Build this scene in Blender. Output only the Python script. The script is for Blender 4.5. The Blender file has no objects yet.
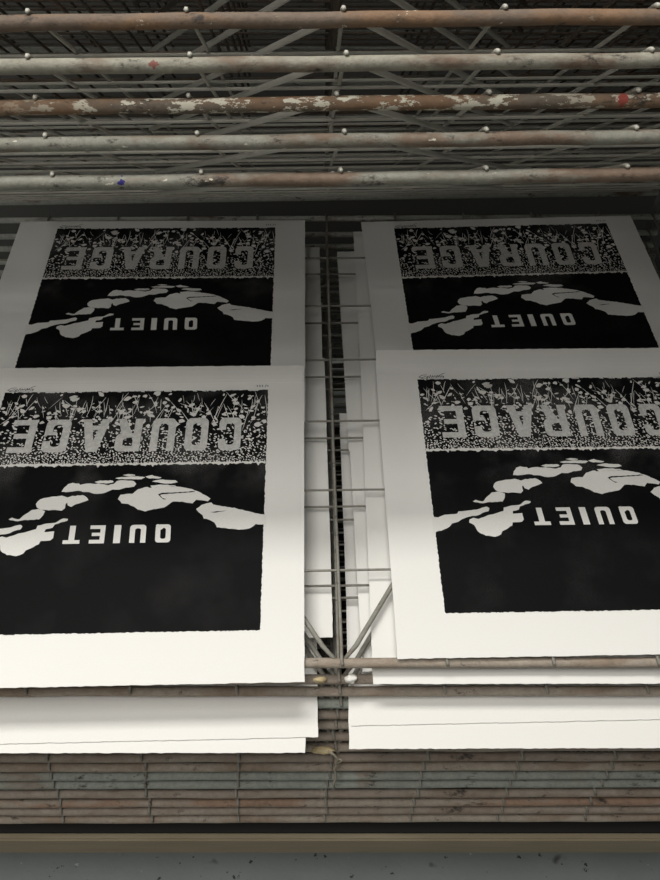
import bpy, bmesh, math, random
from mathutils import Vector, Matrix, noise

S = 0.1                      # one wire spacing of the rack = 10 cm
FLOOR = -11.3                # floor height in wire spacings, camera at the origin of that frame
C = bpy.context.scene.collection
PI = math.pi
rnd = random.Random(7)

def W(x, y, z):
    return Vector((x * S, y * S, (z - FLOOR) * S))

# ------------------------------------------------------------------ helpers
def new_mesh(name, bm, mats, parent=None, loc=None, smooth=False):
    me = bpy.data.meshes.new(name)
    bm.normal_update()
    bm.to_mesh(me); bm.free()
    for m in (mats if isinstance(mats, (list, tuple)) else [mats]):
        me.materials.append(m)
    if smooth:
        for p in me.polygons: p.use_smooth = True
    o = bpy.data.objects.new(name, me); C.objects.link(o)
    if parent: o.parent = parent
    if loc is not None: o.location = loc
    return o

def empty(name, label=None, cat=None, group=None, mat=None):
    o = bpy.data.objects.new(name, None); C.objects.link(o)
    o.empty_display_size = 0.05
    if label: o['label'] = label
    if cat: o['category'] = cat
    if group: o['group'] = group
    if mat is not None: o.matrix_world = mat
    return o

def tag(o, label, cat, group=None):
    o['label'] = label; o['category'] = cat
    if group: o['group'] = group
    return o

def tube(bm, pts, r, n=8, caps=True):
    """round bar through pts (in wire spacings), radius r or list of radii"""
    pts = [Vector(p) * S for p in pts]
    rs = [q * S for q in (r if isinstance(r, (list, tuple)) else [r] * len(pts))]
    rings = []
    t0 = (pts[1] - pts[0]).normalized()
    up = Vector((0, 0, 1)) if abs(t0.z) < .9 else Vector((1, 0, 0))
    u = t0.cross(up).normalized()
    for i, p in enumerate(pts):
        a = pts[max(i - 1, 0)]; b = pts[min(i + 1, len(pts) - 1)]
        t = (b - a).normalized()
        u = (u - t * u.dot(t)).normalized()
        v = t.cross(u)
        rings.append([bm.verts.new(p + (u * math.cos(2 * PI * k / n) + v * math.sin(2 * PI * k / n)) * rs[i]) for k in range(n)])
    for A, B in zip(rings, rings[1:]):
        for k in range(n):
            bm.faces.new((A[k], A[(k + 1) % n], B[(k + 1) % n], B[k]))
    if caps:
        bm.faces.new(rings[0][::-1]); bm.faces.new(rings[-1])
    return bm

def box(bm, x0, x1, y0, y1, z0, z1, bev=0):
    """box in metres"""
    vs = [bm.verts.new((x, y, z)) for x in (x0, x1) for y in (y0, y1) for z in (z0, z1)]
    fs = []
    for idx in ((0,1,3,2),(4,6,7,5),(0,4,5,1),(2,3,7,6),(0,2,6,4),(1,5,7,3)):
        fs.append(bm.faces.new([vs[i] for i in idx]))
    if bev:
        es = list({e for f in fs for e in f.edges})
        bmesh.ops.bevel(bm, geom=es, offset=bev, segments=2, affect='EDGES')
    return bm

# ------------------------------------------------------------------ materials
def mat(name):
    m = bpy.data.materials.new(name); m.use_nodes = True
    nt = m.node_tree; b = nt.nodes['Principled BSDF']
    return m, nt, b

def N(nt, t, **kw):
    n = nt.nodes.new(t)
    for k, v in kw.items(): setattr(n, k, v)
    return n

def coords(nt, scale=(1, 1, 1), seed=0.0, per_object=True):
    tc = N(nt, 'ShaderNodeTexCoord'); mp = N(nt, 'ShaderNodeMapping')
    mp.inputs['Scale'].default_value = scale
    mp.inputs['Location'].default_value = (seed, seed * .7, seed * 1.3)
    nt.links.new(tc.outputs['Object'], mp.inputs['Vector'])
    if per_object:
        oi = N(nt, 'ShaderNodeObjectInfo'); mu = N(nt, 'ShaderNodeMath', operation='MULTIPLY'); mu.inputs[1].default_value = 37.0
        nt.links.new(oi.outputs['Random'], mu.inputs[0])
        ad = N(nt, 'ShaderNodeVectorMath', operation='ADD')
        nt.links.new(mp.outputs['Vector'], ad.inputs[0]); nt.links.new(mu.outputs[0], ad.inputs[1])
        return ad.outputs[0]
    return mp.outputs['Vector']

def nz(nt, vec, scale, detail=4, rough=.6):
    n = N(nt, 'ShaderNodeTexNoise'); n.inputs['Scale'].default_value = scale
    n.inputs['Detail'].default_value = detail; n.inputs['Roughness'].default_value = rough
    nt.links.new(vec, n.inputs['Vector']); return n.outputs['Fac']

def ramp(nt, fac, a, b):
    r = N(nt, 'ShaderNodeMapRange'); r.inputs['From Min'].default_value = a; r.inputs['From Max'].default_value = b
    nt.links.new(fac, r.inputs['Value']); return r.outputs['Result']

def mix(nt, fac, A, B):
    m = N(nt, 'ShaderNodeMix', data_type='RGBA')
    for s, v in ((m.inputs[0], fac), (m.inputs[6], A), (m.inputs[7], B)):
        if isinstance(v, (tuple, list)): s.default_value = (*v, 1)
        elif isinstance(v, (int, float)): s.default_value = v
        else: nt.links.new(v, s)
    return m.outputs[2]

def bump(nt, b, h, strength, dist=.001):
    n = N(nt, 'ShaderNodeBump'); n.inputs['Strength'].default_value = strength; n.inputs['Distance'].default_value = dist
    nt.links.new(h, n.inputs['Height']); nt.links.new(n.outputs[0], b.inputs['Normal'])

def rusty(name, paint, rust, cover, flake=0.0, seed=0.0, spot=None):
    """old painted steel bar: paint worn through to rust, flecks of old white and cream paint"""
    m, nt, b = mat(name)
    v = coords(nt, (1, 1, 1), seed, False)
    vs = coords(nt, (.35, 1, 1), seed + 3, False)
    patch = ramp(nt, nz(nt, vs, 26, 5, .65), cover - .05, cover + .06)
    grain = nz(nt, v, 110, 6, .85)
    p2 = mix(nt, grain, tuple(c * .35 for c in paint), tuple(min(1, c * 1.65) for c in paint))
    r2 = mix(nt, nz(nt, v, 120, 4, .7), tuple(c * .5 for c in rust), tuple(min(1, c * 1.4) for c in rust))
    col = mix(nt, patch, p2, r2)
    dark = ramp(nt, nz(nt, coords(nt, (.5, 1, 1), seed + 9, False), 70, 6, .8), .57, .66)
    col = mix(nt, dark, col, (.045, .038, .032))
    if flake:
        fl = ramp(nt, nz(nt, coords(nt, (.45, 1, 1), seed + 17, False), 150, 5, .7), .70 - flake, .72 - flake)
        zone = ramp(nt, nz(nt, coords(nt, (1, .2, .2), seed + 23, False), 6, 1, .5), .44, .50)
        mm = N(nt, 'ShaderNodeMath', operation='MULTIPLY'); nt.links.new(fl, mm.inputs[0]); nt.links.new(zone, mm.inputs[1])
        col = mix(nt, mm.outputs[0], col, (.62, .58, .47))
    if spot:
        for (x0, hw, colr) in spot:
            tc = N(nt, 'ShaderNodeTexCoord'); sp = N(nt, 'ShaderNodeSeparateXYZ'); nt.links.new(tc.outputs['Object'], sp.inputs[0])
            s = N(nt, 'ShaderNodeMath', operation='SUBTRACT'); nt.links.new(sp.outputs[0], s.inputs[0]); s.inputs[1].default_value = x0 * S
            ab = N(nt, 'ShaderNodeMath', operation='ABSOLUTE'); nt.links.new(s.outputs[0], ab.inputs[0])
            az = N(nt, 'ShaderNodeMath', operation='ABSOLUTE'); nt.links.new(sp.outputs[2], az.inputs[0])
            sm = N(nt, 'ShaderNodeMath', operation='ADD'); nt.links.new(ab.outputs[0], sm.inputs[0]); nt.links.new(az.outputs[0], sm.inputs[1])
            wob = N(nt, 'ShaderNodeMath', operation='MULTIPLY_ADD'); nt.links.new(nz(nt, v, 300, 2), wob.inputs[0]); wob.inputs[1].default_value = hw * S * 2.6
            nt.links.new(sm.outputs[0], wob.inputs[2])
            col = mix(nt, ramp(nt, wob.outputs[0], hw * S * 2.25, hw * S * 2.1), col, colr)
    nt.links.new(col, b.inputs['Base Color'])
    b.inputs['Roughness'].default_value = .72; b.inputs['Metallic'].default_value = .0; b.inputs['Specular IOR Level'].default_value = .3
    bump(nt, b, nz(nt, v, 220, 5, .7), .6, .0012)
    return m

GREY, GREEN, TAN = (.235, .23, .19), (.18, .20, .17), (.27, .255, .205)
BROWN, ORANGE, UMBER = (.17, .12, .085), (.22, .135, .08), (.16, .115, .085)
M = {}
M['bar1'] = rusty('rusty_brown_bar', (.16, .12, .09), ORANGE, .49, .05, 1)
M['bar2'] = rusty('grey_bar_tan', TAN, BROWN, .545, .01, 2, [(-1.0, .035, (.22, .09, .07))])
M['bar3'] = rusty('rusty_bar_flaking', (.15, .12, .09), ORANGE, .50, .16, 3.4, [(2.1, .055, (.28, .06, .045))])
M['bar4'] = rusty('grey_bar_rust_patches', GREY, BROWN, .53, .05, 4)
M['bar5'] = rusty('grey_green_bar', GREY, BROWN, .54, .05, 5.5, [(-1.32, .035, (.025, .02, .14))])
M['low1'] = rusty('brown_bar', (.34, .29, .235), (.28, .215, .16), .50, .01, 6)
M['low2'] = rusty('umber_bar', (.30, .255, .21), (.26, .205, .16), .52, .0, 7)
M['low3'] = rusty('greenish_bar', (.27, .285, .25), (.26, .22, .18), .60, .0, 8)
M['low4'] = rusty('orange_rust_bar', (.31, .26, .21), (.30, .20, .14), .49, .0, 9)
M['post'] = rusty('frame_steel', (.16, .16, .15), UMBER, .6, .0, 10)
M['rear'] = rusty('grey_rear_bar', (.40, .40, .36), BROWN, .62, .0, 12)

m, nt, b = mat('galvanised_wire')
v = coords(nt, (1, 1, 1))
nt.links.new(mix(nt, nz(nt, v, 60, 4), (.30, .285, .24), (.62, .60, .52)), b.inputs['Base Color'])
b.inputs['Roughness'].default_value = .6; b.inputs['Metallic'].default_value = .1
M['wire'] = m
m, nt, b = mat('dull_brace_steel')
v = coords(nt, (1, 1, 1))
nt.links.new(mix(nt, nz(nt, v, 40, 4), (.50, .48, .42), (.72, .70, .63)), b.inputs['Base Color'])
b.inputs['Roughness'].default_value = .5; b.inputs['Metallic'].default_value = .3
M['brace'] = m
M['lowwire'] = rusty('dull_grey_wire', (.25, .24, .205), (.20, .165, .13), .56, .0, 15)
M['shadewire'] = rusty('shade_dark_wire', (.10, .092, .075), (.12, .085, .06), .5, .0, 14)  # wire colour darkened so the shelves behind sink into shade

m, nt, b = mat('print_paper')
v = coords(nt, (1, 1, 1))
nt.links.new(mix(nt, nz(nt, v, 900, 2), (.74, .725, .685), (.80, .785, .745)), b.inputs['Base Color'])
b.inputs['Roughness'].default_value = .9
b.inputs['Specular IOR Level'].default_value = .15
bump(nt, b, nz(nt, v, 9, 1, .4), .35, .004)
M['paper'] = m

m, nt, b = mat('black_relief_ink')
v = coords(nt, (1, 1, 1), 0, True)
tc = N(nt, 'ShaderNodeTexCoord'); sp = N(nt, 'ShaderNodeSeparateXYZ'); nt.links.new(tc.outputs['Object'], sp.inputs[0])
near = ramp(nt, sp.outputs[1], .0, .05)         # starved ink just below the pale horizon line
patch = ramp(nt, nz(nt, v, 14, 3, .6), .46, .72)
pa = N(nt, 'ShaderNodeMath', operation='MULTIPLY'); nt.links.new(patch, pa.inputs[0])
nr = N(nt, 'ShaderNodeMath', operation='MULTIPLY_ADD'); nt.links.new(near, nr.inputs[0]); nr.inputs[1].default_value = .7; nr.inputs[2].default_value = .10
nt.links.new(nr.outputs[0], pa.inputs[1])
gr = ramp(nt, nz(nt, v, 1100, 2, .8), .40, .62)
pg = N(nt, 'ShaderNodeMath', operation='MULTIPLY'); nt.links.new(pa.outputs[0], pg.inputs[0]); nt.links.new(gr, pg.inputs[1])
nt.links.new(mix(nt, pg.outputs[0], (.005, .005, .0052), (.16, .155, .15)), b.inputs['Base Color'])
b.inputs['Roughness'].default_value = .62
b.inputs['Specular IOR Level'].default_value = .06
M['ink'] = m

m, nt, b = mat('uninked_paper')
v = coords(nt, (1, 1, 1))
nt.links.new(mix(nt, nz(nt, v, 500, 2), (.68, .665, .625), (.78, .765, .725)), b.inputs['Base Color'])
b.inputs['Roughness'].default_value = .9; b.inputs['Specular IOR Level'].default_value = .15
M['bare'] = m
m, nt, b = mat('grey_lettering')
v = coords(nt, (1, 1, 1))
nt.links.new(mix(nt, ramp(nt, nz(nt, v, 260, 4, .8), .38, .62), (.48, .47, .445), (.66, .65, .62)), b.inputs['Base Color'])
b.inputs['Roughness'].default_value = .9; b.inputs['Specular IOR Level'].default_value = .15
M['greytype'] = m
m, nt, b = mat('graphite'); b.inputs['Base Color'].default_value = (.09, .09, .09, 1); b.inputs['Roughness'].default_value = .6
M['pencil'] = m

m, nt, b = mat('base_rail_wood')
v = coords(nt, (.12, 1, 1), 0, False)
nt.links.new(mix(nt, nz(nt, v, 60, 6, .7), (.17, .135, .085), (.33, .275, .185)), b.inputs['Base Color'])
b.inputs['Roughness'].default_value = .8; bump(nt, b, nz(nt, v, 120, 4), .5)
M['wood'] = m

m, nt, b = mat('worn_grey_floor')
v = coords(nt, (1, 1, 1), 0, False)
c = mix(nt, nz(nt, v, 9, 5, .6), (.20, .22, .21), (.30, .325, .31))
c = mix(nt, ramp(nt, nz(nt, v, 55, 4, .7), .64, .67), c, (.035, .037, .037))
c = mix(nt, ramp(nt, nz(nt, coords(nt, (1, 1, 1), 5, False), 90, 3, .6), .70, .72), c, (.45, .46, .44))
c = mix(nt, ramp(nt, nz(nt, coords(nt, (1, 1, 1), 9, False), 16, 3, .6), .70, .76), c, (.07, .075, .075))
nt.links.new(c, b.inputs['Base Color'])
b.inputs['Roughness'].default_value = .7; bump(nt, b, nz(nt, v, 80, 4), .3, .002)
M['floor'] = m
def plain(name, col, rough=.8, sc=4):
    m, nt, b = mat(name); v = coords(nt, (1, 1, 1), 0, False)
    nt.links.new(mix(nt, nz(nt, v, sc, 4), tuple(c * .85 for c in col), tuple(min(1, c * 1.1) for c in col)), b.inputs['Base Color'])
    b.inputs['Roughness'].default_value = rough; return m
M['wall'] = plain('grey_wall_paint', (.10, .095, .085))
M['wall_shade'] = plain('shade_dark_wall', (.035, .034, .03))  # darker copy of the wall colour, keeps the space behind the rack in shade
M['ceil'] = plain('ceiling_paint', (.14, .14, .13))
M['glue'] = plain('dried_glue', (.45, .36, .20), .5, 200)
M['whitepaint'] = plain('dried_white_paint', (.72, .70, .64), .6, 200)
M['string'] = plain('frayed_string', (.33, .29, .22), .9, 300)

# ------------------------------------------------------------------ the wire shelf
NABOVE = 36
HW = 5.0                                     # half width of a shelf
def make_shelf(name, barmat, length, cells, skew, xc, label, group, mtx, wire='wire', brace='brace'):
    """front bar along x at y=0; wires run back along +y; skew: front bar not quite square to the wires"""
    t = empty(name, label, 'drying rack shelf', group, mtx)
    front = lambda x: -skew * (x - xc)
    bm = bmesh.new()
    n = 26; jr = random.Random(len(label) * 7 + int(length * 10))
    pts = []
    for i in range(n + 1):
        x = -HW - .15 + (2 * HW + .3) * i / n
        pts.append((x, front(x) + jr.uniform(-.004, .004), jr.uniform(-.004, .004)))
    tube(bm, pts, .048, 12)
    new_mesh('front_bar', bm, barmat, t, smooth=True)
    bm = bmesh.new(); tube(bm, [(-HW - .15, length, 0), (HW + .15, length, 0)], .042, 10)
    new_mesh('rear_bar', bm, M['rear'], t, smooth=True)
    for k in range(-5, 6):
        x = xc + k
        if abs(x) > HW + .1: x = math.copysign(HW, x)
        f = front(x); dx = jr.uniform(-.02, .02)
        bm = bmesh.new()
        tube(bm, [(x + dx + .008, f - .044, .048), (x + dx + .003, f - .022, .060), (x + dx, f + .0, .062), (x + dx, f + .04, .062),
                  (x + dx, f + .14, .060), (x, length * .35, .060), (x, length * .7, .060), (x, length + .03, .058)],
             [.013, .017, .017, .016, .016, .016, .016, .016], 6)
        new_mesh('depth_wire', bm, M[wire], t, smooth=True)
    for j in range(1, cells + 1):
        y = .935 * j
        if y > length - .06: break
        bm = bmesh.new(); tube(bm, [(-HW, y, .032), (0, y + jr.uniform(-.01, .01), .030), (HW, y, .032)], .0135, 6)
        new_mesh('cross_wire', bm, M[wire], t, smooth=True)
    for s in (-1, 1):
        bm = bmesh.new()
        tube(bm, [(xc + s * .05, front(xc) + .03, .035), (xc + s * .16, front(xc) + .16, .015), (xc + s * 1.85, 2.80, .004)], [.018, .024, .022], 8)
        new_mesh('diagonal_brace', bm, M[brace], t, smooth=True)
    return t

ANG = math.radians(9.5)
LD = Vector((0, math.cos(ANG), math.sin(ANG))); LN = Vector((0, -math.sin(ANG), math.cos(ANG)))
A0 = Vector((0, 3.18, -6.239)); STEP = Vector((0, -.0353, -.182))
KK = [0, 1.28, 2.27, 3.34, 4.27, 5.18, 6.3, 7.35, 8.34, 9.3, 10.2, 11.1, 12.15, 13.15, 14.07, 15.0]   # the stack is a little uneven
def low_mtx(k):
    p = A0 + STEP * KK[k]
    m = Matrix.Identity(4)
    for i in range(3):
        m[i][0] = (1, 0, 0)[i]; m[i][1] = LD[i]; m[i][2] = LN[i]
    m.translation = W(*p)
    return m
bars = ['low1', 'low2', 'low1', 'low3', 'low2', 'low4', 'low2', 'low1', 'low2', 'low1', 'low3', 'low3', 'low2', 'low4', 'low2', 'low1']
low_lab = {
 0: 'uppermost lowered wire shelf, rusty bar just under the front edge of the four top prints',
 1: 'second lowered wire shelf, its bar showing briefly in the gap between the prints',
 2: 'lowered wire shelf whose full brown bar crosses in front of the white paper edges',
 3: 'lowered wire shelf directly below the full-width brown bar, bar seen only in the centre gap',
 4: 'lowered wire shelf fifth from the top, dull umber bar in the centre gap',
 5: 'lowered wire shelf sixth from the top, orange rusted bar in the centre gap',
 6: 'lowered wire shelf seventh from the top, bar in the gap beside the notched left sheet',
 7: 'lowered wire shelf eighth from the top, bar level with the lowest white paper edges',
 8: 'lowered wire shelf with the first full bar visible below the lowest white sheets',
 9: 'lowered wire shelf with brown bar, second full bar below the white sheets',
 10: 'lowered wire shelf with greenish grey bar, third below the white sheets',
 11: 'lowered wire shelf with greenish grey bar, fourth below the white sheets',
 12: 'lowered wire shelf with umber bar, fifth below the white sheets',
 13: 'lowered wire shelf with reddish rusted bar, third from the bottom of the rack',
 14: 'lowered wire shelf with umber bar, second from the bottom of the rack',
 15: 'lowest wire shelf of the rack, brown bar right above the wooden base rail'}
for k in range(16):
    # centre wires wander slightly to the left further down the rack
    xc = .21 if k < 4 else .21 - .0125 * (k - 3)
    make_shelf('wire_shelf', M[bars[k]], 6.5, 6, .018, xc, low_lab[k], 'lowered wire shelves of the drying rack', low_mtx(k), 'lowwire', 'lowwire')

raised = [((.227, 5.089, -1.367), 'bar1', 'raised wire shelf with rusty brown front bar, highest bar in view'),
          ((.214, 4.968, -1.589), 'bar2', 'raised wire shelf with pale grey front bar, second from the top in view'),
          ((.185, 4.961, -1.837), 'bar3', 'raised wire shelf with rusty bar covered in flaking white paint, third from the top'),
          ((.213, 4.881, -2.052), 'bar4', 'raised wire shelf with grey rust-patched front bar, just above the lowest raised one'),
          ((.209, 4.827, -2.298), 'bar5', 'lowest raised wire shelf, grey bar with a small dark blue paint spot')]
raised_lab = ['raised wire shelf whose wires show above the highest rusty bar in view',
              'raised wire shelf second above the picture edge, wires dimly visible behind',
              'raised wire shelf third above the picture edge', 'raised wire shelf near the top of the rack']
def raised_mtx(front, hinge, roll):
    d = Vector((0, hinge[1] - front[1], hinge[2] - front[2])).normalized()
    x = Vector((math.cos(roll), 0, math.sin(roll))); x = (x - d * x.dot(d)).normalized()
    n = x.cross(d)
    m = Matrix.Identity(4)
    for i in range(3):
        m[i][0] = x[i]; m[i][1] = d[i]; m[i][2] = n[i]
    m.translation = W(0, front[1], front[2])
    return m
def rlen(front, hinge): return math.hypot(hinge[1] - front[1], hinge[2] - front[2])
H5 = (0, 9.9, -5.0)
for i, (fr, mk, lab) in enumerate(raised):
    j = 4 - i
    hg = (0, H5[1] + .0353 * j, H5[2] + .182 * j)
    make_shelf('wire_shelf', M[mk], rlen(fr, hg), 6, 0, fr[0], lab, 'raised wire shelves of the drying rack', raised_mtx(fr, hg, math.radians(.6)))
for i in range(2):
    j = 5 + i
    fr = (.21, 5.12 + .05 * (i + 1), -1.367 + .235 * (i + 1)); hg = (0, H5[1] + .0353 * j, H5[2] + .182 * j)
    make_shelf('wire_shelf', M[('bar2', 'bar4')[i]], rlen(fr, hg), 6, 0, .21, raised_lab[i], 'raised wire shelves of the drying rack', raised_mtx(fr, hg, math.radians(.6)), 'shadewire', 'brace')
# unseen shelves added above the view to shade the prints, copied part by part
src = make_shelf('wire_shelf', M['bar5'], 5.75, 6, 0, .21, 'raised wire shelf high above the picture, one of many alike', 'raised wire shelves added above to shade the prints', raised_mtx((0, 5.27, -.66), (0, 10.147, -3.726), 0), 'shadewire', 'shadewire')
for i in range(NABOVE):
    o = src.copy(); C.objects.link(o); o.matrix_world = raised_mtx((0, 5.27 + .04 * (i + 1), -.66 + .235 * (i + 1)), (0, 10.147 + .035 * (i + 1), -3.726 + .2 * (i + 1)), 0)
    for ch in list(src.children):
        c = ch.copy(); C.objects.link(c); c.parent = o

# ------------------------------------------------------------------ rack frame
fr = empty('rack_frame', 'steel and wood frame of the print drying rack, dull base rail at the floor', 'rack frame', None, Matrix.Translation(W(0, 6.5, FLOOR)))
def fpart(name, bm, m):
    o = new_mesh(name, bm, m); o.parent = fr; o.location = -fr.location; return o
bm = bmesh.new()
a, b_ = W(-5.6, 2.50, -9.80), W(5.6, 2.58, -9.28)
box(bm, a.x, b_.x, a.y, b_.y, a.z, b_.z, .002)
for v_ in bm.verts: v_.co.y -= .022 * v_.co.x
fpart('base_rail', bm, M['wood'])
bm = bmesh.new()
a, b_ = W(-5.6, 9.75, -8.7), W(5.6, 9.95, -8.3)
box(bm, a.x, b_.x, a.y, b_.y, a.z, b_.z, .003); fpart('rear_rail', bm, M['post'])
bm = bmesh.new()
a, b_ = W(-5.55, 2.60, -9.40), W(5.55, 9.55, -9.34)
box(bm, a.x, b_.x, a.y, b_.y, a.z, b_.z)
for v_ in bm.verts: v_.co.y -= .022 * v_.co.x
fpart('gap_shade_board', bm, plain('gap_shade_dark', (.012, .011, .009)))  # added dark sheet standing in for the shade under the lowest shelf
for sx in (-1, 1):
    bm = bmesh.new()
    p0, p1 = W(sx * 5.45 - .12, 9.7 + .35, FLOOR), W(sx * 5.45 + .12, 9.95 + .35, 7.0)
    box(bm, p0.x, p1.x, p0.y, p1.y, p0.z, p1.z, .003); fpart('rear_post', bm, M['post'])
    bm = bmesh.new()
    p0, p1 = W(sx * 5.45 - .12, 2.74, FLOOR), W(sx * 5.45 + .12, 2.98, -9.2)
    box(bm, p0.x, p1.x, p0.y, p1.y, p0.z, p1.z, .003); fpart('front_foot', bm, M['post'])
    bm = bmesh.new()
    p0, p1 = W(sx * 5.45 - .1, 2.7, -9.9), W(sx * 5.45 + .1, 10.1, -9.6)
    box(bm, p0.x, p1.x, p0.y, p1.y, p0.z, p1.z, .003); fpart('side_rail', bm, M['post'])

# ------------------------------------------------------------------ the linocut artwork, coordinates: u right, w down (towards the viewer)
POLY = {"f1":[[0.916,1.367],[0.936,1.32],[0.973,1.275],[1.016,1.258],[1.086,1.27],[1.099,1.283],[1.176,1.266],[1.291,1.274],[1.406,1.29],[1.461,1.273],[1.49,1.238],[1.58,1.232],[1.673,1.245],[1.701,1.283],[1.682,1.315],[1.593,1.329],[1.528,1.351],[1.46,1.344],[1.418,1.37],[1.355,1.397],[1.265,1.398],[1.217,1.379],[1.148,1.372],[1.1,1.355],[1.035,1.367],[0.968,1.373]],"t1":[[1.252,1.247],[1.307,1.232],[1.444,1.235],[1.458,1.251],[1.403,1.269],[1.289,1.266]],"t2":[[1.537,1.164],[1.593,1.154],[1.67,1.164],[1.672,1.18],[1.573,1.181]],"t3":[[1.462,1.203],[1.529,1.191],[1.604,1.187],[1.7,1.183],[1.784,1.199],[1.746,1.222],[1.609,1.222],[1.51,1.217]],"t4":[[1.787,1.191],[1.854,1.173],[1.96,1.203],[1.95,1.216],[1.813,1.213]],"t5":[[1.867,1.249],[1.952,1.23],[2.113,1.244],[2.143,1.269],[2.072,1.286],[1.957,1.275]],"t6":[[1.85,1.302],[1.981,1.295],[2.119,1.306],[2.139,1.319],[2.03,1.328],[1.872,1.332]],"f2":[[0.682,1.51],[0.696,1.472],[0.746,1.441],[0.822,1.428],[0.932,1.417],[0.992,1.439],[1.044,1.422],[1.155,1.411],[1.205,1.444],[1.221,1.475],[1.18,1.495],[1.106,1.519],[1.056,1.552],[1.016,1.538],[1.002,1.499],[0.99,1.517],[0.993,1.568],[0.965,1.598],[0.896,1.584],[0.831,1.59],[0.741,1.58],[0.694,1.549]],"f3":[[0.439,1.689],[0.464,1.675],[0.544,1.692],[0.598,1.635],[0.653,1.586],[0.717,1.575],[0.792,1.597],[0.781,1.652],[0.753,1.697],[0.699,1.7],[0.612,1.703],[0.538,1.714],[0.459,1.702]],"f4":[[-0.022,1.865],[0.048,1.879],[0.118,1.85],[0.187,1.844],[0.255,1.84],[0.27,1.81],[0.349,1.804],[0.465,1.788],[0.582,1.757],[0.609,1.775],[0.593,1.809],[0.526,1.833],[0.477,1.857],[0.385,1.873],[0.291,1.904],[0.253,1.936],[0.184,1.952],[0.146,1.994],[0.064,2.032],[-0.021,2.053]],"f5":[[0.38,1.906],[0.427,1.889],[0.482,1.9],[0.589,1.86],[0.707,1.829],[0.766,1.812],[0.772,1.773],[0.833,1.754],[0.949,1.738],[1.026,1.693],[1.082,1.696],[1.073,1.72],[1.018,1.734],[0.957,1.756],[0.938,1.797],[0.867,1.814],[0.862,1.847],[0.964,1.841],[0.968,1.918],[0.946,1.942],[0.844,1.948],[0.831,1.983],[0.715,2.05],[0.698,2.087],[0.628,2.11],[0.53,2.095],[0.479,2.07],[0.45,2.045],[0.435,1.995],[0.416,1.97],[0.375,1.944]],"p6":[[1.532,1.464],[1.548,1.412],[1.61,1.408],[1.677,1.402],[1.727,1.35],[1.825,1.318],[1.849,1.332],[2.03,1.322],[2.189,1.326],[2.306,1.358],[2.376,1.391],[2.471,1.446],[2.511,1.48],[2.486,1.511],[2.418,1.497],[2.361,1.488],[2.32,1.533],[2.206,1.51],[2.105,1.508],[2.074,1.541],[2.033,1.578],[1.924,1.596],[1.838,1.62],[1.757,1.593],[1.708,1.558],[1.649,1.531],[1.581,1.522]],"k6":[[1.949,1.416],[1.992,1.396],[2.127,1.393],[2.33,1.382],[2.342,1.393],[2.129,1.407],[2.005,1.414],[1.972,1.421],[1.999,1.461],[2.045,1.475],[2.012,1.48],[1.975,1.448]],"a7":[[2.365,1.599],[2.422,1.548],[2.521,1.52],[2.545,1.551],[2.613,1.566],[2.771,1.595],[2.907,1.636],[2.997,1.664],[3.098,1.679],[3.101,1.799],[3.001,1.79],[2.937,1.838],[2.849,1.853],[2.673,1.832],[2.595,1.818],[2.57,1.762],[2.512,1.729],[2.456,1.715],[2.442,1.677],[2.395,1.637]],"k7":[[2.517,1.64],[2.595,1.629],[2.684,1.626],[2.64,1.638],[2.551,1.649]]}
AW, AH = 3.08, 2.92
CU, CW = 1.5, 1.5
def P2(u, w, z): return ((u - CU) * S, -(w - CW) * S, z * S)
def ngon(bm, pts, z, mi=0):
    vs = [bm.verts.new(P2(u, w, z)) for u, w in pts]
    f = bm.faces.new(vs); f.material_index = mi
    f.normal_update()
    if f.normal.z < 0: f.normal_flip()
    return f
def rough(pts, step=.03, amp=.004, r=rnd):
    out = []
    for (a, b) in zip(pts, pts[1:] + pts[:1]):
        L = math.hypot(b[0] - a[0], b[1] - a[1]); n = max(1, int(L / step))
        for i in range(n):
            q = i / n
            out.append((a[0] + (b[0] - a[0]) * q + r.uniform(-amp, amp), a[1] + (b[1] - a[1]) * q + r.uniform(-amp, amp)))
    return out
def clean(bm):
    bmesh.ops.triangulate(bm, faces=[f for f in bm.faces if len(f.verts) > 4], ngon_method='EAR_CLIP')

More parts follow.
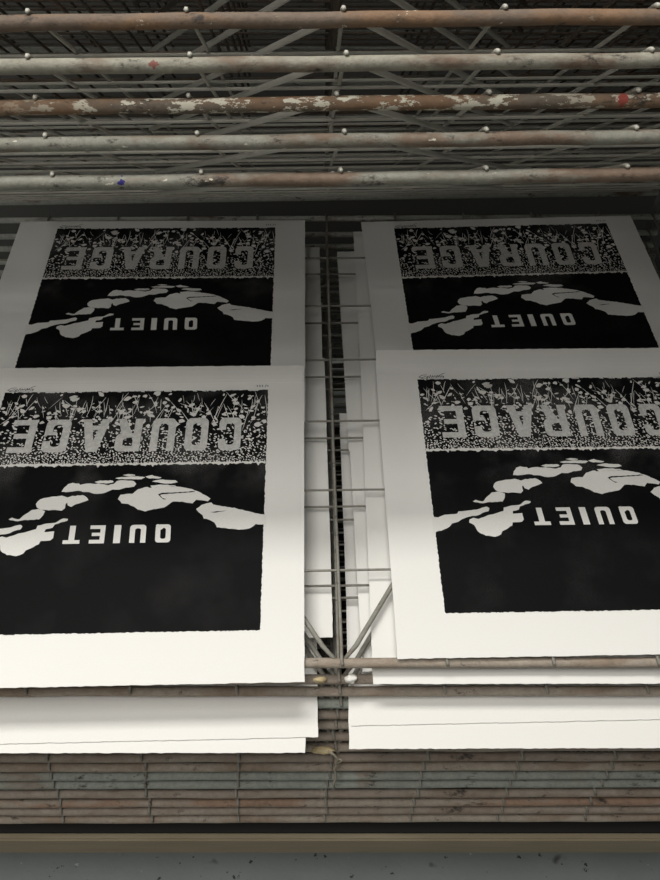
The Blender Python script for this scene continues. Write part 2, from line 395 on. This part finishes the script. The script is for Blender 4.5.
Z1, Z2, Z3, Z4 = .002, .0045, .007, .0085
def build_ink():
    bm = bmesh.new()
    r = random.Random(11)
    # inked field: grid so that it stays crisp, with a ragged border
    ngon(bm, rough([(0, 0), (AW, 0), (AW - .0, AH), (0.0, AH)], .016, .005, r), Z1, 0)
    def ribbon(pts, ws, z, mi):
        L, Rr = [], []
        for i, p in enumerate(pts):
            a = pts[max(0, i - 1)]; b = pts[min(len(pts) - 1, i + 1)]
            dx, dy = b[0] - a[0], b[1] - a[1]; q = math.hypot(dx, dy) or 1
            L.append((p[0] - dy / q * ws[i], p[1] + dx / q * ws[i])); Rr.append((p[0] + dy / q * ws[i], p[1] - dx / q * ws[i]))
        for i in range(len(pts) - 1):
            ngon(bm, [L[i], L[i + 1], Rr[i + 1], Rr[i]], z, mi)
    def inside(u, w, m=.01): return m < u < AW - m and .012 < w < 1.0
    # grass blades fanning down from the far edge
    for k in range(95):
        u = r.uniform(.03, AW - .03); w = r.uniform(.02, .30); ln = r.uniform(.10, .34); th = r.gauss(0, .38); cv = r.uniform(-.5, .5)
        pts = []; x, y = u, w
        for i in range(6):
            pts.append((min(max(x, .01), AW - .01), min(y, .93))); x += math.sin(th) * ln / 5; y += math.cos(th) * ln / 5; th += cv / 5
        wd = r.uniform(.002, .0045)
        ribbon(pts, [wd * .3, wd * .9, wd, wd, wd * .8, wd * .25], Z2, 1)
    # torn leaves and pebbles, smaller and denser towards the horizon line
    def blob(u, w, a, b, th, n=7, z=Z2 + .0004):
        pts = []
        for i in range(n):
            q = 2 * PI * i / n; rr = r.uniform(.65, 1.25)
            x, y = math.cos(q) * a * rr, math.sin(q) * b * rr
            pts.append((min(max(u + x * math.cos(th) - y * math.sin(th), .004), AW - .004), min(max(w + x * math.sin(th) + y * math.cos(th), .004), 1.02)))
        ngon(bm, pts, z, 1)
    for k in range(130):
        u, w = r.uniform(.03, AW - .03), .03 + .50 * r.random() ** .8
        a = r.uniform(.016, .048) ; blob(u, w, a, a * r.uniform(.35, .8), r.gauss(0, .6), 9)
    for k in range(260):
        u, w = r.uniform(.01, AW - .01), r.uniform(.22, .70)
        a = r.uniform(.010, .030); blob(u, w, a, a * r.uniform(.3, .6), r.gauss(.3, .7), 6)
    w = .56
    while w < 1.01:
        q = (w - .56) / .45
        step = .050 - .022 * q
        u = r.uniform(0, step)
        while u < AW:
            if r.random() < .55 + .42 * q:
                a = r.uniform(.34, .50) * step * (1.0 + .15 * q); blob(u + r.uniform(-.3, .3) * step, w + r.uniform(-.3, .3) * step, a, a * r.uniform(.32, .6), r.gauss(.45, .8), 5)
            u += step
        w += step * .72
    # pale torn line at the horizon
    n = 150; top, bot = [], []
    for i in range(n + 1):
        u = AW * i / n
        top.append((u, 1.012 + r.uniform(-.012, .008))); bot.append((u, 1.035 + r.uniform(-.010, .012) + (r.random() < .08) * .02))
    for i in range(n): ngon(bm, [top[i], top[i + 1], bot[i + 1], bot[i]], Z2 + .0008, 1)
    # gaps along the far edge
    for k in range(26):
        u = r.uniform(.05, AW - .1); ngon(bm, [(u, -.012), (u + r.uniform(.03, .10), -.012), (u + r.uniform(.03, .07), .018), (u + .015, .012)], Z2, 1)
    # reaching hands and forearms
    for k, pl in POLY.items():
        black = k[0] == 'k'
        q_ = {'f5': .972, 'f4': .985}.get(k, 1); pl = [(p[0] * q_, p[1]) for p in pl]
        ngon(bm, rough([tuple(p) for p in pl], .025, .0035, r), Z3 + (.001 if black else 0), 0 if black else 1)
    clean(bm)
    return bm

# block letters: unit cell 0..1 wide, 0..1 tall, y up, as lists of (outer polygon) with thick strokes
def arc(cx, cy, rx, ry, a0, a1, n=6):
    return [(cx + rx * math.cos(math.radians(a0 + (a1 - a0) * i / n)), cy + ry * math.sin(math.radians(a0 + (a1 - a0) * i / n))) for i in range(n + 1)]
def band(outer, inner):
    """quads between two point rows of equal length"""
    return [[outer[i], outer[i + 1], inner[i + 1], inner[i]] for i in range(len(outer) - 1)]
def letter(ch, t=.30, ty=.17):
    R_ = lambda x0, y0, x1, y1: [(x0, y0), (x1, y0), (x1, y1), (x0, y1)]
    k = .22; ky = .16; ik = max(.02, (1 - 2 * t) / 2); iky = .09
    corner = lambda cx, cy, a0: band(arc(cx, cy, 1, 1, a0, a0 + 90), arc(cx, cy, 1, 1, a0, a0 + 90))
    def ring(gaps=()):
        out, inn = [], []
        def add(ox, oy, ix, iy, a0):
            out.extend(arc(ox, oy, k, ky, a0, a0 + 90, 5)); inn.extend(arc(ix, iy, ik * .9, iky, a0, a0 + 90, 5))
        add(1 - k, 1 - ky, 1 - t - ik * .9, 1 - ty - iky, 0); add(k, 1 - ky, t + ik * .9, 1 - ty - iky, 90)
        add(k, ky, t + ik * .9, ty + iky, 180); add(1 - k, ky, 1 - t - ik * .9, ty + iky, 270)
        return out, inn
    if ch in 'OQ':
        o, i_ = ring(); o.append(o[0]); i_.append(i_[0]); q = band(o, i_)
        if ch == 'Q': q.append([(.50, .22), (.66, .30), (1.02, .04), (.86, -.03)])
        return q
    if ch in 'CG':
        o, i_ = ring(); # open on the right side between the upper and lower corner
        q = []
        q += band([(1, .66)] + o, [(1 - t, .66)] + i_)
        if ch == 'C': q += band([o[-1], (1, .38)], [i_[-1], (1 - t, .38)])
        else:
            q += band([o[-1], (1, .48)], [i_[-1], (1 - t, .48)]); q.append(R_(.52, .37, 1 - t, .48))
        return q
    if ch == 'U':
        o = [(0, 1)] + arc(k, ky, k, ky, 180, 270, 5) + arc(1 - k, ky, k, ky, 270, 360, 5) + [(1, 1)]
        i_ = [(t, 1)] + arc(t + ik * .9, ty + iky, ik * .9, iky, 180, 270, 5) + arc(1 - t - ik * .9, ty + iky, ik * .9, iky, 270, 360, 5) + [(1 - t, 1)]
        return band(o, i_)
    if ch == 'E': return [R_(0, 0, t, 1), R_(t, 1 - ty, 1, 1), R_(t, .5 - ty * .45, .86, .5 + ty * .45), R_(t, 0, 1, ty)]
    if ch == 'I': return [R_(0, 0, 1, 1)]
    if ch == 'T': return [R_(0, 1 - ty, 1, 1), R_(.5 - t * .55, 0, .5 + t * .55, 1 - ty)]
    if ch == 'A': return [[(0, 0), (t, 0), (.60, 1), (.30, 1)], [(1 - t, 0), (1, 0), (.70, 1), (.40, 1)], [(.2, .2), (.8, .2), (.76, .34), (.24, .34)]]
    if ch == 'R':
        o = [(t, 1)] + arc(1 - k, 1 - ky, k, ky, 90, 0, 5) + arc(1 - k, .45 + ky, k, ky, 0, -90, 5) + [(t, .45)]
        i_ = [(t, 1 - ty)] + arc(1 - t - .1, 1 - ty - .05, .1, .05, 90, 0, 5) + arc(1 - t - .1, .45 + ty * .8 + .05, .1, .05, 0, -90, 5) + [(t, .45 + ty * .8)]
        return [R_(0, 0, t, 1)] + band(o, i_) + [[(t + .05, .47), (.80, .47), (1, 0), (1 - t, 0)]]
def word(items, w0, w1, z, t, ty, slant=0.0):
    """letters stand upside down as seen by the viewer: rotated half a turn in place"""
    bm = bmesh.new()
    for ch, uc, wd in items:
        for q in letter(ch, t, ty):
            pts = []
            for (x, y) in q:
                pts.append((uc + wd / 2 - x * wd + slant * (y - .5), w0 + y * (w1 - w0)))
            ngon(bm, pts, z)
            z += .00001
    bmesh.ops.remove_doubles(bm, verts=bm.verts, dist=1e-7)
    return bm
COUR = [('E', .345, .27), ('G', .725, .28), ('A', 1.145, .31), ('R', 1.53, .28), ('U', 1.915, .27), ('O', 2.29, .255), ('C', 2.665, .25)]
QUI = [('T', 1.125, .17), ('E', 1.382, .155), ('I', 1.585, .07), ('U', 1.795, .165), ('Q', 2.052, .155)]

def pencil_bm(sig):
    bm = bmesh.new(); r = random.Random(5)
    def stroke(pts, wd=.0035):
        for a, b in zip(pts, pts[1:]):
            dx, dy = b[0] - a[0], b[1] - a[1]; q = math.hypot(dx, dy) or 1; nx, ny = -dy / q * wd, dx / q * wd
            ngon(bm, [(a[0] + nx, a[1] + ny), (b[0] + nx, b[1] + ny), (b[0] - nx, b[1] - ny), (a[0] - nx, a[1] - ny)], .0015)
    if sig:
        x0, w0 = .02, -.065
        stroke([(x0 + .02, w0 + .045), (x0 + .08, w0 + .02), (x0 + .11, w0 + .045), (x0 + .05, w0 + .05), (x0, w0 + .03), (x0 + .04, w0), (x0 + .10, w0 - .005)])
        pts = []
        for i in range(26):
            pts.append((x0 + .09 + i * .0085, w0 + .022 + .018 * math.sin(i * 1.9) + r.uniform(-.006, .006)))
        stroke(pts)
        stroke([(x0 + .22, w0 + .03), (x0 + .29, w0 - .02), (x0 + .32, w0 - .03)])
        stroke([(x0 + .02, w0 + .052), (x0 + .30, w0 + .046)], .002)
    else:
        x0, w0 = 2.94, -.075
        for k in range(3):
            a = x0 + k * .03; stroke([(a, w0), (a + .015, w0 + .008), (a + .004, w0 + .02), (a + .018, w0 + .03)])
        stroke([(x0 + .10, w0 + .035), (x0 + .115, w0 - .005)])
        stroke([(x0 + .125, w0 + .005), (x0 + .14, w0 + .012), (x0 + .13, w0 + .028)])
    return bm

def sheet_bm(r, far=.27, bot=.52, lft=.55, rgt=.42, curl=.0, droop=.0):
    """one thin sheet, ragged deckle at the near edge"""
    bm = bmesh.new(); nx, ny = 90, 40
    u0, u1, w0, w1 = -lft, AW + rgt, -far, AH + bot
    rows = ([w0 + (0 - w0) * i / 8 for i in range(9)] + [AH * i / 6 for i in range(1, 7)] + [AH + (w1 - AH) * i / 8 for i in range(1, 9)])
    def zz(u, w):
        z = 0
        if w < -.10: z += curl * ((-w - .10) / (far - .10)) ** 1.6
        if w > AH + .05: z -= droop * ((w - AH - .05) / (bot - .05)) ** 2
        return z
    top = []
    for j, w in enumerate(rows):
        row = []
        for i in range(nx + 1):
            u = u0 + (u1 - u0) * i / nx; ww = w; uu = u
            if j == len(rows) - 1: ww += r.uniform(-.003, .003)
            if j == 0: ww += r.uniform(-.003, .003)
            if i in (0, nx): uu += r.uniform(-.003, .003)
            row.append((bm.verts.new(P2(uu, ww, zz(u, w))), bm.verts.new(P2(uu, ww, zz(u, w) - .005))))
        top.append(row)
    for j in range(len(rows) - 1):
        for i in range(nx):
            a, b, c, d = top[j][i], top[j][i + 1], top[j + 1][i + 1], top[j + 1][i]
            bm.faces.new((a[0], d[0], c[0], b[0])); bm.faces.new((a[1], b[1], c[1], d[1]))
    for j in range(len(rows) - 1):
        for i, s in ((0, 1), (nx, -1)):
            q = (top[j][i][0], top[j][i][1], top[j + 1][i][1], top[j + 1][i][0]); bm.faces.new(q if s > 0 else q[::-1])
    for i in range(nx):
        for j, s in ((0, 1), (len(rows) - 1, -1)):
            q = (top[j][i + 1][0], top[j][i + 1][1], top[j][i][1], top[j][i][0]); bm.faces.new(q if s > 0 else q[::-1])
    return bm

INK = COU = QUT = SIG = NUM = None
def make_print(label, group, k, X, T, rot, height=.085, **kw):
    """k: shelf counted down from the top lowered one; (X, T): where the artwork's far left corner lies on it"""
    global INK, COU, QUT, SIG, NUM
    m = low_mtx(k)
    rz = Matrix.Rotation(math.radians(rot), 4, 'Z')
    corner = Vector((X, T, height)) * S
    off = rz @ Vector((CU * S, -CW * S, 0))
    base = m @ Matrix.Translation(corner + off) @ rz
    t = empty('art_print', label, 'print', group, base)
    r = random.Random(int(abs(X) * 1000) + k)
    new_mesh('paper_sheet', sheet_bm(r, **kw), M['paper'], t, smooth=False)
    def child(name, proto, build, mt, par):
        if proto is None:
            return new_mesh(name, build(), mt, par)
        o = proto.copy(); C.objects.link(o); o.parent = par; return o
    i = child('ink_panel', INK, build_ink, [M['ink'], M['bare']], t)
    c = child('word_lettering', COU, lambda: word(COUR, .41, .86, Z4, .31, .165), M['greytype'], i)
    q = child('word_lettering', QUT, lambda: word(QUI, 1.778, 1.985, Z4, .32, .20, .012), M['bare'], i)
    s = child('pencil_signature', SIG, lambda: pencil_bm(True), M['pencil'], t)
    n = child('edition_number', NUM, lambda: pencil_bm(False), M['pencil'], t)
    if INK is None:
        INK, COU, QUT, SIG, NUM = i, c, q, s, n
        c['label'] = 'grey upside-down word COURAGE'; q['label'] = 'white upside-down word QUIET'
    return t

G_TOP = 'black linocut prints on the uppermost lowered shelf'
G_LOW = 'sheets drying on the shelves below'
make_print('back left print reading QUIET COURAGE, its near edge tucked under the front left sheet', G_TOP, 0, -3.60, 6.20, -.1, .088, far=.16, lft=.55, rgt=.42)
make_print('back right print reading QUIET COURAGE, dimmest one, near edge under the front right sheet', G_TOP, 0, 1.17, 6.16, 1.6, .088, far=.16, lft=.46, rgt=.40)
make_print('front left print reading QUIET COURAGE, its right margin and near edge fully in view', G_TOP, 0, -3.62, 3.21, .0, .112, curl=.17, droop=.02, far=.23, bot=.485, rgt=.42)
make_print('front right print reading QUIET COURAGE, cut off by the right side of the photo', G_TOP, 0, 1.24, 3.345, -.1, .112, curl=.17, droop=.01, far=.32, bot=.43, lft=.49)
# lower shelves: only margins show
def low_print(label, k, near_corner, side, rot, h=.100, **kw):
    """near_corner = (X, T) of the sheet's near right (side=+1) or near left (side=-1) corner"""
    lft, rgt, bot = kw.get('lft', .55), kw.get('rgt', .42), kw.get('bot', .52)
    u = (AW + rgt) if side > 0 else -lft; w = AH + bot
    a = math.radians(rot)
    X = near_corner[0] - (u * math.cos(a) + w * math.sin(a)); T = near_corner[1] - (u * math.sin(a) - w * math.cos(a))
    return make_print(label, G_LOW, k, X, T, rot, h, **kw)
low_print('sheet on second lowered shelf, white near edge just below the front right print', 1, (.52, -.083), -1, -1.6 + .6, lft=.56)
low_print('sheet deep on the second lowered shelf at right, pale margin strip in the centre gap', 1, (.575, 2.75), -1, -.5, h=.085, lft=.56)
low_print('shaded sheet strip on third lowered shelf at left, ending before the brace', 2, (.159, .501), 1, .3, rgt=.43)
low_print('sheet far back on the third lowered shelf at left, dim strip in the gap', 2, (.12, 2.85), 1, .2, h=.085, rgt=.43, far=.1)
low_print('sheet on the third lowered shelf at right, darker strip left of the paler one', 2, (.44, .15), -1, .6, lft=.5)
low_print('sheet far back on the third lowered shelf at right, darkest strip in the gap', 2, (.40, 2.75), -1, .6, h=.085, lft=.5, far=.1)
low_print('white sheet jutting out at lower left with the notched corner nearest the centre', 3, (-.003, -.331), 1, 0, rgt=.43, bot=.56)
low_print('white sheet jutting out at lower right, slightly inset left edge', 3, (.314, -.235), -1, 0, lft=.56, bot=.56)
low_print('white sheet directly under the notched one at lower left, shorter toward the centre', 3, (-.125, -.465), 1, -1.1, h=.085, bot=.72)
low_print('lowest white sheet jutting out at lower right of the gap', 3, (.290, -.44), -1, -1.0, h=.085, lft=.56, bot=.7)

# ------------------------------------------------------------------ string and dried lumps caught on the bars
def lump(name, label, cat, pos, size, mt, seed):
    bm = bmesh.new(); bmesh.ops.create_icosphere(bm, subdivisions=3, radius=1)
    r = Vector((seed, seed * 2, 0))
    for v_ in bm.verts:
        q = noise.noise(v_.co * 1.7 + r) * .45 + noise.noise(v_.co * 4 + r) * .2
        v_.co = Vector((v_.co.x * size[0], v_.co.y * size[1], v_.co.z * size[2])) * S * (1 + q)
    tag(new_mesh(name, bm, mt, None, W(*pos), smooth=True), label, cat)
lump('dried_glue_lump', 'yellowish lump of dried glue on a bar in the centre gap, above the string', 'glue', (.05, 2.86, -7.50), (.11, .04, .030), M['glue'], 2.2)
lump('white_paint_blob', 'crumbly white paint blob on the wires right of the centre junction', 'paint', (.315, 3.09, -6.385), (.055, .04, .045), M['whitepaint'], 4.1)
lump('cream_paint_blob', 'small cream paint crumb on the bar left of the centre junction', 'paint', (.02, 3.09, -6.385), (.06, .03, .03), M['glue'], 6.3)
bm = bmesh.new()
sp_ = [(.10, 2.84, -7.47), (.15, 2.82, -7.50), (.202, 2.80, -7.575), (.175, 2.79, -7.64), (.185, 2.79, -7.711), (.165, 2.77, -7.76), (.178, 2.76, -7.82), (.183, 2.73, -7.943), (.160, 2.72, -8.02), (.152, 2.71, -8.06), (.17, 2.70, -8.14)]
tube(bm, sp_, [.012, .014, .012, .015, .012, .014, .012, .013, .012, .014, .008], 6)
tube(bm, [(.202, 2.80, -7.575), (.24, 2.78, -7.56), (.235, 2.78, -7.60), (.19, 2.78, -7.64)], .008, 5)
tag(new_mesh('string', bm, M['string'], None, (0, 0, -FLOOR * S), smooth=True), 'frayed string dangling over the bars at the centre below the gap', 'string')

# ------------------------------------------------------------------ room
def struct(name, x0, x1, y0, y1, z0, z1, m):
    bm = bmesh.new(); a = W(x0, y0, z0); b_ = W(x1, y1, z1)
    box(bm, a.x, b_.x, a.y, b_.y, a.z, b_.z); o = new_mesh(name, bm, m); o['kind'] = 'structure'; return o
RX, RB, RF_, RT = 24, 14, -20, 17
struct('floor', -RX, RX, RF_, RB, FLOOR - .5, FLOOR, M['floor'])
struct('ceiling', -RX, RX, RF_, RB, RT, RT + .5, M['ceil'])
struct('wall_back', -RX, RX, RB, RB + .5, FLOOR, RT, M['wall_shade'])
struct('wall_left', -RX - .5, -RX, RF_, RB, FLOOR, RT, M['wall'])
struct('wall_right', RX, RX + .5, RF_, RB, FLOOR, RT, M['wall'])
struct('wall_front', -RX, RX, RF_ - .5, RF_, FLOOR, RT, M['wall'])

def area(name, loc, target, sx, sy, power, col):
    L = bpy.data.lights.new(name, 'AREA'); L.shape = 'RECTANGLE'; L.size = sx * S; L.size_y = sy * S; L.energy = power; L.color = col
    o = bpy.data.objects.new(name, L); C.objects.link(o); o.location = W(*loc)
    o.rotation_euler = (W(*target) - W(*loc)).to_track_quat('-Z', 'Y').to_euler(); return o
area('unseen_overhead_light', (-4, -3, 16.5), (-4, -3, -11), 12, 12, 31, (1, .985, .95))  # unseen overhead source, sized for the falloff across the prints
area('unseen_overhead_light', (-3, 7.8, 16.5), (-3, 7.8, -11), 12, 5.0, 50, (1, .985, .95))  # added lamp, brightens the near edges of the paper
area('window_light', (-20, -16, 4), (0, 4, -3), 14, 12, 11, (1, .985, .95))
w = bpy.data.worlds.new('World'); bpy.context.scene.world = w; w.use_nodes = True
w.node_tree.nodes['Background'].inputs[0].default_value = (.6, .65, .7, 1); w.node_tree.nodes['Background'].inputs[1].default_value = .05

# ------------------------------------------------------------------ camera (phone main lens, held over the rack, tipped down about 46 degrees)
cam = bpy.data.cameras.new('Camera'); co = bpy.data.objects.new('Camera', cam); C.objects.link(co)
cam.sensor_fit = 'VERTICAL'; cam.sensor_height = 24; cam.lens = 24 * 712 / 880; cam.clip_start = .01
Rv, Dv, Fv = Vector((.99969065, -.02394326, .00673234)), Vector((-.01238763, -.71403876, -.69999657)), Vector((.02156735, .69969663, -.71411447))
mm = Matrix.Identity(4)
for i in range(3):
    mm[i][0] = Rv[i]; mm[i][1] = -Dv[i]; mm[i][2] = -Fv[i]
mm.translation = W(0, 0, 0)
co.matrix_world = mm
sc = bpy.context.scene
sc.camera = co
sc.view_settings.view_transform = 'Standard'; sc.view_settings.look = 'None'; sc.view_settings.gamma = 1; sc.view_settings.use_curve_mapping = False
sc.view_settings.exposure = 0.08
sc.cycles.max_bounces = 6
